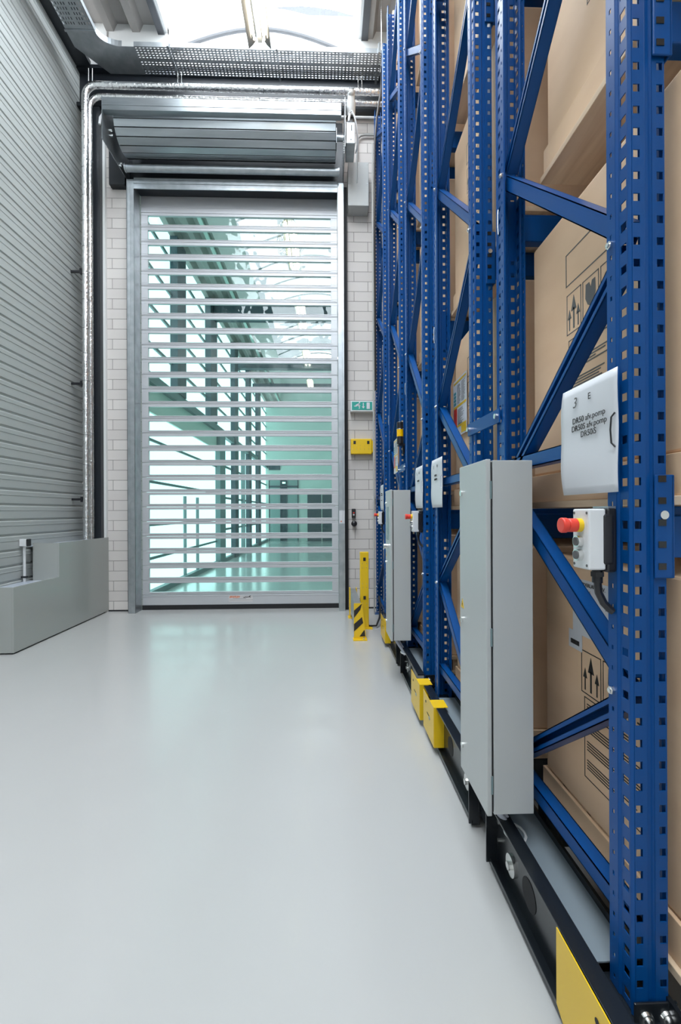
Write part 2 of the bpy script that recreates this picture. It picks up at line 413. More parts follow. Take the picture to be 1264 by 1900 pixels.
obj('bottom_seal', MB().box(LX0, LX1, DY-.01, DY+.05, .0, .065), 'rubber', dr)
st = obj('maker_sticker', MB().box(-1.41, -1.07, DY-.0065, DY-.005, .105, .195), mat('sticker', (.62, .60, .60), .4), dr)
text('lettering', 'EFAFLEX', .038, 'orange', st, (-1.40, DY-.008, .160), FACE_CAM, shear=.3, bold=.0012)
for zz, xa, xb in ((.146, -1.35, -1.17), (.126, -1.40, -1.08)):
    m_ = MB(); q = xa
    while q < xb: m_.box(q, q+.016, DY-.0072, DY-.0064, zz, zz+.004); q += .021
    obj('small_print', m_, 'greyink', st)
cat = [(0,.010),(.02,.006),(.035,.014),(.06,.012),(.085,.016),(.10,.028),(.112,.030),(.118,.024),(.108,.020),(.10,.012),(.118,.0),(.112,-.002),(.092,.008),(.07,.004),(.055,.002),(.04,.004),(.02,-.003),(.004,-.002),(.016,.002),(0,.006)]
obj('running_cat_mark', MB().prism([(-1.21+a, .160+b) for a, b in cat], 'y', DY-.0075, DY-.0065), 'ink', st)
# tracks
for nm, xa, xb, xi in (('l', -2.73, -2.633, -2.633), ('r', .165, .25, .165)):
    tr = MB().box(xa, xb, 6.0, 6.012, 0, 5.96)
    if nm == 'l': tr.box(xb-.003, xb, 6.0, 6.20, 0, 5.96).box(xa, xa+.003, 6.0, WY, 0, 5.96).box(xa+.03, xa+.034, 5.996, 6.0, 0, 5.96)
    else: tr.box(xa, xa+.003, 6.0, 6.20, 0, 5.96).box(xb-.003, xb, 6.0, WY, 0, 5.96).box(xa+.055, xa+.059, 5.996, 6.0, 0, 5.96)
    tk = obj('guide_track', tr, 'galv', dr, bevel=.002)
    sx0, sx1 = (-2.775, -2.731) if nm == 'l' else (.251, .30)
    obj('edge_seal', MB().box(sx0, sx1, WY-.06, WY-.002, 0, 5.97), 'rubber', dr)
sk = obj('warning_sticker', MB().box(.17, .245, 5.9985, 6.0, 1.22, 1.40), 'paper', dr)
obj('sticker_mark', MB().box(.19, .205, 5.998, 5.9985, 1.24, 1.258), 'orange', sk)
obj('lintel', MB().box(-2.633, .165, 6.0, 6.012, 5.83, 5.965).box(-2.633, .165, 5.992, 6.0, 5.90, 5.935).box(-2.633, .165, 6.0, 6.05, 5.965, 5.985), 'galv', dr, bevel=.003)
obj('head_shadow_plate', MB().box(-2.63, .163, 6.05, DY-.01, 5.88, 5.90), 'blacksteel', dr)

# roller head above the door
rh = thing('door_roller_head', 'galvanised roller head with rolled up slats above the door', 'roller', (-1.23, 5.8, 5.98))
obj('side_plate', MB().prism([(5.38, 5.98), (5.38, 6.51), (WY-.001, 6.51), (WY-.001, 5.98)], 'x', -2.745, -2.738), 'galv2', rh)
obj('side_plate', MB().prism([(5.42, 5.98), (5.38, 6.2), (5.38, 6.56), (WY-.001, 6.56), (WY-.001, 5.98)], 'x', .245, .252), 'galv', rh)
obj('added_dark_backing', MB().box(-2.738, .245, WY-.03, WY-.012, 5.985, 6.9), 'blacksteel', rh)  # black sheet added to darken the space behind the roll
obj('front_bar', MB().box(-2.738, .20, 5.38, 5.39, 6.34, 6.49).box(-2.738, .20, 5.38, 5.46, 6.335, 6.345).box(-2.738, .20, 5.376, 5.38, 6.39, 6.396), 'galv2', rh, bevel=.002)
cy_, cz_, R_ = 5.74, 6.355, .265
obj('drum', MB().cyl((-2.66, cy_, cz_), (.14, cy_, cz_), R_-.045, 24), 'blacksteel', rh, smooth=True)
N = 18
for k in range(N):
    a0 = 2*pi*(k+.05)/N+.12; a1 = 2*pi*(k+.95)/N+.12
    if sin((a0+a1)/2) > .75: continue
    pr = [(cy_+R_*cos(a0), cz_+R_*sin(a0)), (cy_+R_*cos(a1), cz_+R_*sin(a1)), (cy_+(R_-.03)*cos(a1), cz_+(R_-.03)*sin(a1)), (cy_+(R_-.03)*cos(a0), cz_+(R_-.03)*sin(a0))]
    obj('rolled_slat', MB().prism(pr, 'x', -2.655, .135), 'galv2', rh, bevel=.003)
obj('guide_roller', MB().cyl((-2.70, 5.90, 6.03), (.19, 5.90, 6.03), .048, 24).cyl((-2.70, 5.90, 6.03), (-2.68, 5.90, 6.03), .055, 24).cyl((.17, 5.90, 6.03), (.19, 5.90, 6.03), .055, 24), 'galv', rh, smooth=True)
for s in range(6):
    obj('bolt', MB().cyl((.238, 5.55+.03*s, 6.0+.055*s), (.246, 5.55+.03*s, 6.0+.055*s), .010, 8), 'zinc', rh)
for y, zz in ((5.62, 6.22), (5.60, 6.27), (5.85, 6.02), (5.88, 6.07)): obj('bolt', MB().cyl((-2.738, y, zz), (-2.722, y, zz), .014, 6), 'zinc', rh)
obj('bearing', MB().cyl((.135, cy_, cz_), (.245, cy_, cz_), .035, 16).box(.14, .15, cy_-.07, cy_+.07, cz_-.12, cz_+.08), 'galv', rh)
# drive: motor, gearbox cover
dm = thing('door_motor', 'white cylindrical motor and steel gear cover beside the roller head', 'motor', (.36, 5.6, 6.1))
obj('gear_cover', MB().prism([(5.42, 6.02), (5.42, 6.28), (5.44, 6.31), (5.72, 6.31), (5.72, 6.02)], 'x', .262, .375), 'galv2', dm, bevel=.006)
obj('slot', MB().box(.325, .337, 5.417, 5.42, 6.18, 6.25), 'blackpl', dm)
obj('slot', MB().box(.318, .330, 5.417, 5.42, 6.06, 6.075), 'blackpl', dm)
obj('motor_mount', MB().box(.285, .36, 5.50, 5.58, 6.31, 6.47), 'blackpl', dm, bevel=.01)
obj('motor_body', MB().cyl((.325, 5.52, 6.43), (.33, 5.50, 6.62), .058, 20).cyl((.33, 5.50, 6.62), (.332, 5.49, 6.72), .046, 20), 'motor', dm, smooth=True)
obj('end_cap', MB().cyl((.332, 5.49, 6.72), (.333, 5.485, 6.74), .050, 20).sphere((.33, 5.46, 6.685), .036), 'motor', dm, smooth=True)
obj('fan_cover', MB().box(.30, .365, 5.46, 5.53, 6.735, 6.77), 'blackpl', dm, bevel=.01)
obj('cable', MB().tube([(.29, 5.44, 6.31), (.30, 5.42, 6.40), (.335, 5.41, 6.42), (.37, 5.42, 6.36), (.40, 5.46, 6.25), (.415, 5.55, 6.1), (.39, 5.6, 6.04)], .009, 8)
    .tube([(.30, 5.43, 6.31), (.315, 5.41, 6.385), (.35, 5.41, 6.39), (.385, 5.43, 6.3), (.42, 5.5, 6.15), (.415, 5.62, 6.0), (.43, 5.85, 5.85)], .008, 8), 'plastic', dm, smooth=True)
cbx = thing('door_control_box', 'pale grey steel control box on the block wall below the motor', 'control box', (.45, 6.05, 5.58))
obj('body', MB().box(.31, .595, 5.93, WY-.001, 5.60, 6.20), 'cab', cbx, bevel=.006)
for a, b in ((.33, 5.9), (.575, 5.9), (.575, 6.17)): obj('screw', MB().cyl((a, 5.93, b), (a, 5.925, b), .006, 8), 'zinc', cbx)
tag(obj('mounting_plate', MB().box(-2.99, -2.775, WY-.10, WY-.001, 5.92, 6.62), 'blacksteel'), 'black square plate on the wall left of the roller head', 'plate')
struct('baseboard_end', MB().box(-3.07, -2.78, WY-.004, WY, 0, .02).box(.30, XR, WY-.004, WY, 0, .02), 'rubber', 'dark joint at the foot of the end wall')

# ================================================================ PIPES, TRAYS, CEILING
def arcpts(cx, cz, r, a0, a1, n, y):
    return [(cx+r*cos(radians(a0+(a1-a0)*i/n)), y, cz+r*sin(radians(a0+(a1-a0)*i/n))) for i in range(n+1)]
def lagged(name, label, r, xc, zt, y, bend, ybot=1.014, xend=2.4):
    t = thing(name, label, 'pipe', (xc, y, ybot), 'foil wrapped heating pipes')
    path = [(xc, y, ybot), (xc, y, zt-bend)] + arcpts(xc+bend, zt-bend, bend, 180, 90, 10, y)[1:] + [(xend, y, zt)]
    obj('pipe_lagging', MB().tube(path, r, 20), 'foil', t, smooth=True)
    z = ybot+.3
    while z < zt-bend:
        obj('wrap_seam', MB().cyl((xc, y, z), (xc, y, z+.006), r+.0015, 20), 'foilseam', t); z += .33+.1*random.random()
    x = xc+bend+.2
    while x < 1.0:
        obj('wrap_seam', MB().cyl((x, y, zt), (x+.006, y, zt), r+.0015, 20), 'foilseam', t); x += .33+.1*random.random()
    return t
p1 = lagged('lagged_pipe', 'outer thicker foil-wrapped pipe bending along the wall and under the cable tray', .043, -3.207, 7.10, 5.86, .17)
p2 = lagged('lagged_pipe', 'inner thinner foil-wrapped pipe running just below the thicker one', .036, -3.198, 7.035, 5.955, .16)
tag(obj('conduit', MB().tube([(-3.09, 6.0, 6.70), (-3.08, 6.0, 6.79), (-3.03, 6.0, 6.86), (-2.9, 6.0, 6.88), (2.3, 6.0, 6.88)], .016, 10), 'plastic', smooth=True),
    'thin pale conduit running behind the roller head under the foil pipes', 'pipe')
for xa, lb in ((-3.16, 'pair of thin steel hanger rods above the pipe bend at the left corner'), (-1.98, 'pair of thin steel hanger rods left of the middle of the foil pipes'), (.45, 'pair of thin steel hanger rods near the right end of the foil pipes')):
    h_ = thing('pipe_hanger', lb, 'hanger', (xa+.02, 5.86, 7.15), 'rods holding the foil pipes')
    for x in (xa, xa+.05):
        obj('rod', MB().cyl((x, 5.86, 7.149), (x, 5.86, 7.32), .006, 8), 'zinc', h_)
for zz in (1.55, 3.1, 4.6): 
    tag(obj('pipe_clip', MB().box(XL, -3.252, 5.875, 5.895, zz, zz+.03).box(-3.29, -3.262, 5.86, 5.91, zz-.02, zz+.05), 'blackpl'),
        'small black clip on the ribbed wall beside the foil pipe, ' + {1.55: 'lowest', 3.1: 'middle', 4.6: 'highest'}[zz] + ' of three', 'clip', 'pipe clips on the ribbed wall')
# cable trays
TZ = 7.33
ct = thing('cable_tray', 'perforated galvanised cable tray across the end of the hall', 'cable tray', (-1.0, 5.6, TZ))
nx = 68; cxw = (.74+2.44)/nx
m = MB().perf((-2.44, 5.58, TZ), (1, 0, 0), (0, 1, 0), nx, 12, cxw, .35/12, .023, .0085, skip=lambda i, j: (j == 5))
m.box(-2.44, .74, 5.575, 5.58, TZ, TZ+.06).box(-2.44, .74, 5.93, 5.935, TZ, TZ+.06).box(-2.44, .74, 5.58, 5.588, TZ+.055, TZ+.06)
obj('tray_floor', m, 'galv', ct)
rbz = MB()
for i in range(0, nx, 2): rbz.box(-2.44+cxw*i-.002, -2.44+cxw*i+.002, 5.60, 5.91, TZ-.005, TZ-.001)
obj('pressed_rib', rbz, 'galv', ct)
for x in (-2.0, -.62, .70):
    obj('support_bracket', MB().box(x-.012, x+.012, 5.55, 5.96, TZ-.022, TZ-.006).box(x-.012, x+.012, 5.535, 5.56, TZ-.03, TZ+.10), 'galv', ct)
    obj('hanger_rod', MB().cyl((x+.03, 5.54, TZ), (x+.03, 5.54, ZD), .006, 8) if x != -.62 else MB().cyl((x, 5.54, TZ), (x, 5.54, 7.5), .006, 8), 'zinc', ct)
# elbow (plain) and longitudinal tray
el = thing('tray_elbow', 'plain galvanised bend joining the two perforated cable trays', 'cable tray', (-2.8, 5.6, TZ))
inn = [( -2.84+.25-.25*cos(radians(a)), 5.42-.0+.16*sin(radians(a))) for a in range(0, 91, 10)]
poly = [(-3.19, 5.41), (-2.84, 5.41)] + inn + [(-2.44, 5.58), (-2.44, 5.93), (-2.90, 5.93), (-3.19, 5.60)]
e = MB(); e.prism(poly, 'z', TZ-.004, TZ)
for a, b in zip(inn[:-1], inn[1:]): e.add([(a[0], a[1], TZ), (b[0], b[1], TZ), (b[0], b[1], TZ+.07), (a[0], a[1], TZ+.07)], [(0,1,2,3)])
e.box(-3.19, -3.186, 5.41, 5.6, TZ, TZ+.06)
obj('elbow_sheet', e, 'galv', el, solid=.003)
lt = thing('cable_tray', 'perforated galvanised cable tray running along above the left wall', 'cable tray', (-3.0, 3, TZ))
ny = 90; cyw = (5.41-.8)/ny
m = MB().perf((-3.19, .8, TZ), (0, 1, 0), (1, 0, 0), ny, 11, cyw, .35/11, .030, .011, skip=lambda i, j: j == 5 or i % 9 == 8)
m.box(-3.19, -3.186, .8, 5.41, TZ, TZ+.06).box(-2.844, -2.836, .8, 5.41, TZ, TZ+.06)
obj('tray_floor', m, 'galv', lt)
obj('joint_strip', MB().box(-3.20, -2.83, 5.395, 5.415, TZ-.02, TZ-.003), 'galv', lt)
# fluorescent fixtures
def fixture(label, x, y0, y1, z, wires_to, group):
    t = thing('strip_light', label, 'light', (x, y0, z), group)
    obj('body', MB().prism([(x-.03, z+.10), (x-.024, z+.02), (x+.024, z+.02), (x+.03, z+.10)], 'y', y0-.12, y1), 'white', t)
    for s in (-1, 1):
        pr = [(x+s*.035, z+.10), (x+s*.05, z+.04), (x+s*.075, z+.0), (x+s*.125, z-.05), (x+s*.128, z-.05), (x+s*.080, z+.02), (x+s*.06, z+.10)]
        obj('reflector', MB().prism(pr, 'y', y0, y1), 'reflector', t)
        obj('lamp_holder', MB().box(x+s*.06-.012, x+s*.06+.012, y1-.10, y1-.06, z-.01, z+.03), 'plastic', t)
        obj('lamp_tube', MB().cyl((x+s*.055, y0+.05, z-.005), (x+s*.055, y1-.06, z-.005), .013, 12), 'tube', t, smooth=True)
    obj('suspension_wire', MB().cyl((x, y1-.05, z+.10), (x, y1-.05, wires_to), .003, 6).cyl((x, y0+.05, z+.10), (x, y0+.05, wires_to), .003, 6), 'zinc', t)
    return t
fixture('twin tube strip light with silver reflectors hanging under the near skylight', -.74, 2.9, 4.95, 6.72, 8.55, 'strip lights under the skylights')
for i, y in enumerate((7.3, 10.2, 13.1, 16.0)):
    fixture(['first', 'second', 'third', 'fourth'][i]+' strip light beyond the roller door, counted from the door', -.62, y, y+1.5, 6.3, 9.03, 'strip lights of the far hall')

# ================================================================ LEFT CASING
cs = thing('stepped_casing', 'grey stepped panel casing along the foot of the left wall', 'casing', (-3.2, 4.2, 0))
prof = [(4.31, .015), (4.31, .655), (5.03, .655), (5.03, 1.04), (WY-.001, 1.04), (WY-.001, .015)]
obj('side_panel', MB().prism(prof, 'x', -3.085, -3.066), 'casing', cs, bevel=.0015)
obj('front_panel', MB().box(-3.412, -3.085, 4.31, 4.328, .015, .655), 'casing', cs)
obj('step_panel', MB().box(-3.36, -3.085, 5.03, 5.048, .60, 1.04), 'casing', cs)
obj('inner_shelf', MB().box(-3.412, -3.085, 4.328, 5.03, .60, .615).box(-3.412, -3.085, 5.048, WY-.001, 1.0, 1.012), 'casingtop', cs)
obj('plinth_gap', MB().box(-3.41, -3.09, 4.33, WY-.001, 0, .015), 'rubber', cs)
so = thing('socket_on_conduit', 'small wall socket box on a short pale conduit above the casing', 'socket', (-3.45, 4.9, .615))
obj('conduit', MB().cyl((-3.385, 4.93, .616), (-3.385, 4.93, 1.02), .014, 10), 'plastic', so, smooth=True)
obj('box', MB().box(-3.412, -3.34, 4.885, 4.945, 1.015, 1.095), 'plastic', so, bevel=.004)
obj('cover', MB().box(-3.34, -3.318, 4.89, 4.945, 1.015, 1.095), 'blackpl', so, bevel=.006)
obj('clip', MB().box(-3.412, -3.36, 4.91, 4.95, .66, .68), 'blackpl', so)

# ================================================================ RACKING
HT = 6.80; PITCH = .05
def upright_mb(x, y, flip=False, z0=.27):
    """perforated open post; x = aisle side edge, y = front (outer) face; opens away from its front"""
    nz = int((HT-z0)/PITCH)
    sgn = -1 if flip else 1
    W = .084
    m = MB()
    def plain(a, b):
        m.add([(x+a[0], y+sgn*a[1], z0), (x+b[0], y+sgn*b[1], z0), (x+b[0], y+sgn*b[1], HT), (x+a[0], y+sgn*a[1], HT)], [(0,1,2,3)])
    def holes(a, b, hw, hh, hoff=0):
        L = math.hypot(b[0]-a[0], b[1]-a[1]); u = ((b[0]-a[0])/L, sgn*(b[1]-a[1])/L, 0)
        m.perf((x+a[0], y+sgn*a[1], z0), u, (0, 0, 1), 1, nz, L, (HT-z0)/nz, hw, hh)
    half = [((.005, .082), (0, .082), None), ((0, .082), (0, .050), (.007, .011)), ((0, .050), (.005, .045), None),
            ((.005, .045), (.005, .012), (.019, .019)), ((.005, .012), (0, .007), None), ((0, .007), (.004, 0), None),
            ((.004, 0), (.0055, 0), None), ((.0055, 0), (.0235, 0), (.0155, .018)), ((.0235, 0), (.033, 0), None), ((.033, 0), (.037, .006), None), ((.037, .006), (.042, .006), None)]
    for a, b, h in half:
        for mir in (0, 1):
            A, B = a, b
            if mir: A, B = (W-a[0], a[1]), (W-b[0], b[1])
            if h: holes(A, B, *h)
            else: plain(A, B)
    return m
A_N = [.94, 2.03, 3.38, 4.62, 5.85]
B_N = [.37, 1.47, 2.71, 4.0, 5.3, 6.5]
FR = [(.700, .97, 1.755), (.682, 1.955, 2.725), (.676, 2.955, 3.70), (.674, 3.905, 4.68), (.668, 4.97, 5.88)]
RN = ['nearest', 'second nearest', 'third', 'fourth', 'farthest']
def frame(i):
    x, y0, y1 = FR[i]; fixed = i == 4
    z0 = .02 if fixed else .216
    t = thing('rack_upright_frame', 'tall blue perforated rack end frame with zigzag bracing, %s from the camera' % RN[i], 'rack frame', (x+.04, (y0+y1)/2, z0 if not fixed else 0), 'blue rack end frames')
    obj('post', upright_mb(x, y0, False, z0), 'blue', t, solid=.0022)
    obj('post', upright_mb(x, y1, True, z0), 'blue', t, solid=.0022)
    An, Bn = (y0+.066, y1-.066) if i % 2 == 0 else (y1-.066, y0+.066)      # A nodes at the outer post
    bx0, bx1 = x+.018, x+.062
    def brace(ya, za, yb, zb, opened=False):
        bo, bi = (bx1, bx0) if opened else (bx0, bx1); th = .003 if not opened else -.003
        d = math.hypot(yb-ya, zb-za); uy, uz = (yb-ya)/d, (zb-za)/d; ny, nz = -uz, uy; h = .023
        if nz < 0: ny, nz = -ny, -nz
        e = .02
        def P(s, n, X): return (X, ya+uy*s+ny*n, za+uz*s+nz*n)
        m = MB(); s0, s1 = -e, d+e; ta = .003
        for (n0, n1, X0, X1) in ((-h, h, bo, bo+th), (h-ta, h, bo, bi), (-h, -h+ta, bo, bi), (h-.014, h, bi-th, bi), (-h, -h+.014, bi-th, bi)):
            vs = [P(s, n, X) for X in (X0, X1) for s, n in ((s0, n0), (s1, n0), (s1, n1), (s0, n1))]
            m.add(vs, [(0,1,2,3), (7,6,5,4), (0,4,5,1), (1,5,6,2), (2,6,7,3), (3,7,4,0)])
        return obj('brace', m, 'blue', t)
    z = Bn, B_N[0]
    zz = []
    for k in range(5):
        if k < len(B_N): zz.append((Bn, B_N[k]+(.03 if k else .05)))
        if k < len(A_N): zz.append((An, A_N[k]))
    seq = []
    for k in range(5):
        seq.append(((Bn, B_N[k]+.035), (An, A_N[k]-.03)))
        seq.append(((An, A_N[k]+.035), (Bn, B_N[k+1]-.03)))
    for (a, b) in seq:
        if b[1] < HT-.1: brace(a[0], a[1], b[0], b[1], (a[0]-b[0])*(a[1]-b[1]) < 0)
    for zh in (.40 if not fixed else .2, 1.56):
        brace(y0+.05, zh, y1-.05, zh)
    for k, zb in enumerate(A_N[:4]+B_N[:5]+[1.36, 1.26]):
        y = (An if k < 4 else Bn) if k < 9 else y0+.066
        o = obj('bolt', MB().cyl((x-.008, y, zb), (x+.001, y, zb), .010, 6).cyl((x-.012, y, zb), (x-.008, y, zb), .006, 8), 'zinc', t)
    if not fixed:
        for yy, s in ((y0, -1), (y1, 1)):
            ft = MB().box(x-.004, x+.096, yy+s*.004, yy+s*.010, .150, .256)
            f = obj('foot_bracket', ft, 'basesteel', t, bevel=.002)
            for bxx in (.022, .070): obj('foot_bolt', MB().cyl((x+bxx, yy+s*.010, .222), (x+bxx, yy+s*.016, .222), .017, 16, .015).sphere((x+bxx, yy+s*.015, .222), .011, sc=(1, .8, 1)), 'zinc', f, smooth=True)
            pass
    else:
        for yy in (y0+.04, y1-.04): obj('foot_plate', MB().box(x-.03, x+.12, yy-.06, yy+.06, 0, .008), 'blue', t)
    # locking pins peeking out of the perforation
    obj('locking_pin', MB().tube([(x-.002, y1-.03, 2.5-.06*i), (x-.004, y1-.03, 2.53-.06*i), (x-.004, y1-.03, 2.58-.06*i), (x-.002, y1-.03, 2.6-.06*i)], .002, 6), 'zinc', t)
    return t
frames = [frame(i) for i in range(5)]

# load beams: front and back of every level
LV = [1.39, 2.585, 3.78, 4.975, 6.17]
LN = ['first', 'second', 'third', 'fourth', 'top']
NL = [3, 3, 4, 5, 5]
BL = 2.75
b0 = None
for i, (x, y0, y1) in enumerate(FR):
    for l in range(NL[i]):
        for side in (0, 1):
            zt = LV[l]; yb = y0+.006 if side == 0 else y1-.046
            lab = 'blue box beam carrying the %s shelf of the %s rack, %s side' % (LN[l], RN[i], 'near' if side == 0 else 'far')
            if b0 is None:
                yb0 = yb; x0 = x; zt0 = zt
                b0 = thing('load_beam', lab, 'beam', (x+.083, yb, zt), 'blue load beams')
                bm = MB().prism([(yb, zt-.12), (yb+.04, zt-.12), (yb+.04, zt), (yb+.018, zt), (yb+.018, zt-.022), (yb, zt-.022)], 'x', x+.088, x+BL)
                obj('beam', bm, 'blue', b0, bevel=.003)
                cm = MB().box(x+.048, x+.094, yb-.016, yb-.011, zt-.165, zt+.072).box(x+.086, x+.092, yb-.016, yb+.05, zt-.165, zt+.072)
                cn = obj('end_connector', cm, 'blue', b0, bevel=.003)
                hk = MB()
                for q in range(5): hk.box(x+.055, x+.073, yb-.0175, yb-.016, zt-.145+.05*q, zt-.130+.05*q)
                obj('hook', hk, 'basesteel', cn)
                obj('pin', MB().cyl((x+.066, yb-.022, zt-.02), (x+.066, yb-.012, zt-.02), .010, 12), 'zinc', cn)
            else:
                d = dup(b0, (x+.083, yb, zt), lab)
                if side == 1:   # connector faces the other aisle
                    for ch in d.children:
                        if ch.name.startswith('end_connector'): ch.scale = (1, -1, 1); ch.location = (0, .034, 0)

# spacers between back-to-back frames
for i, (a, b) in enumerate(((0, 1), (2, 3))):
    xa, ya = FR[a][0], FR[a][2]; xb, yb = FR[b][0], FR[b][1]
    zc = 1.765
    s = thing('frame_spacer', 'short blue spacer bar bolted between the %s frames' % ('two nearest' if i == 0 else 'third and fourth'), 'spacer', ((xa+xb)/2, (ya+yb)/2, zc), 'blue frame spacers')
    m = MB().add([(xa-.004, ya-.05, zc-.028), (xb-.004, yb+.08, zc-.028), (xb-.004, yb+.08, zc+.028), (xa-.004, ya-.05, zc+.028),
                  (xa-.010, ya-.05, zc-.028), (xb-.010, yb+.08, zc-.028), (xb-.010, yb+.08, zc+.028), (xa-.010, ya-.05, zc+.028)],
                 [(0,1,2,3), (7,6,5,4), (0,4,5,1), (1,5,6,2), (2,6,7,3), (3,7,4,0)])
    obj('bar', m, 'blue', s)
    obj('bolt', MB().cyl((xa-.022, ya-.03, zc), (xa-.008, ya-.03, zc), .011, 8), 'zinc', s)
    obj('bolt', MB().cyl((xb-.022, yb+.055, zc), (xb-.008, yb+.055, zc), .011, 8), 'zinc', s)

# mobile carriages
def carriage(ya, yb, label, ycut, cov):
    t = thing('mobile_rack_base', label, 'rack base', (.7, (ya+yb)/2, 0), 'black mobile rack bases')
    xo, xw = .612, .655
    for s, (p, q) in enumerate(((ya, ycut[0]), (ycut[1], yb))):
        m = MB().box(xo, xw+.006, p, q, .262, .270).box(xo+.012, xw+.006, p, q, .012, .020).box(xo+.012, xo+.018, p, q, .020, .034)
        ws = [(p, q)]
        m.box(xw, xw+.006, p, q, .020, .262)
        ch = obj('side_channel', m, 'basesteel', t, bevel=.0015)
        e0, e1 = (q-.006, q) if s == 0 else (p, p+.006)
        obj('end_plate', MB().box(xo, xw, e0, e1, .02, .262), 'basesteel', ch)
        for k, yy in enumerate(((q-.14, q-.27) if s == 0 else (p+.14, q-.45))):
            if k == 0: obj('washer', MB().cyl((xw-.008, yy, .115), (xw, yy, .115), .036, 20).cyl((xw-.018, yy, .115), (xw-.006, yy, .115), .014, 8), 'zinc', ch, smooth=True)
            else: obj('access_hole', MB().cyl((xw-.0015, yy, .125), (xw, yy, .125), .048, 24), 'rubber', ch)
        obj('small_bolt', MB().cyl((xw-.012, (q-.04 if s == 0 else p+.04), .20), (xw, (q-.04 if s == 0 else p+.04), .20), .009, 8).cyl((xw-.012, (q-.04 if s == 0 else p+.04), .13), (xw, (q-.04 if s == 0 else p+.04), .13), .007, 8), 'zinc', ch)
        obj('cover_plate', MB().box(xw+.006, .775, cov[s][0], cov[s][1], .236, .240), 'deckplate', t)
        obj('inner_edge', MB().box(.775, .785, p, q, .02, .262), 'basesteel', t)
        obj('post_seat', MB().box(xw+.008, .775, (p if s == 0 else cov[s][1]), (cov[s][0] if s == 0 else q), .19, .214), 'basesteel', t)
        obj('post_seat', MB().box(xw+.008, .775, (cov[s][1] if s == 0 else p), (q if s == 0 else cov[s][0]), .19, .214), 'basesteel', t)
        obj('cross_rail', MB().box(.79, 3.4, p+.06, p+.12, .16, .30).box(.79, 3.4, q-.12, q-.06, .16, .30), 'basesteel', t)
    obj('link_plate', MB().box(xw+.006, xw+.012, ycut[0]-.02, ycut[1]+.02, .06, .25), 'basesteel', t)
    obj('wheel', MB().cyl((.70, ya+.35, .08), (.74, ya+.35, .08), .08, 20).cyl((.70, yb-.35, .08), (.74, yb-.35, .08), .08, 20), 'galv', t, smooth=True)
    return t
carriage(.66, 2.735, 'black steel mobile base with grey cover plates under the two nearest frames', (1.66, 1.86), ((1.07, 1.63), (2.05, 2.62)))
carriage(2.92, 4.72, 'black steel mobile base with grey cover plates under the third and fourth frames', (3.62, 3.84), ((3.05, 3.59), (4.0, 4.58)))
# rear rack loads sit on rails
tag(obj('floor_rail', MB().box(.95, 3.4, 5.0, 5.06, 0, .30).box(.95, 3.4, 5.74, 5.80, 0, .30), 'basesteel'), 'black bearers on the floor inside the farthest rack', 'rail')

# yellow bump plates
def bump_plate(y0, y1, x, label, face=None, holes=True, cham=False):
    t = thing('yellow_guard_plate', label, 'guard plate', (x, (y0+y1)/2, .03), 'yellow guard plates on the rack bases')
    z0, z1 = .045, .272
    pr = [(y0, z0), (y0, z1), (y1, z1), (y1, z0)]
    if cham: pr = [(y0, .012), (y0, z1), (y1, z1), (y1, .07), (y1-.10, .012)]
    obj('plate', MB().prism(pr, 'x', x-.003, x), 'yellow', t)
    if face is not None:
        obj('return_plate', MB().box(x, x+.055, face-.003, face, z0, z1).box(x, x+.08, min(face, y1), max(face, y1) if False else face+.10, z1-.003, z1), 'yellow', t)
    if holes:
        h = MB()
        yy = (y0+y1)/2
        h.cyl((x-.0045, yy+.06, .225), (x-.003, yy+.06, .225), .008, 10).box(x-.0045, x-.003, yy-.03, yy+.03, .170, .176)
        obj('slot', h, 'rubber', t)
        obj('latch', MB().sphere((x-.003, yy-.03, .165), .016, sc=(.25, 1, .7)), 'galv', t, smooth=True)
    return t
bump_plate(.66, 1.13, .608, 'large yellow steel plate on the base at the bottom right corner', cham=True)
bump_plate(2.42, 2.68, .600, 'yellow folded guard plate at the far end of the nearest rack base', face=2.42)
bump_plate(2.745, 3.02, .590, 'yellow folded guard plate at the near end of the second rack base', face=2.745)
bump_plate(4.36, 4.70, .585, 'small yellow guard plate at the far end of the second rack base', face=4.36)

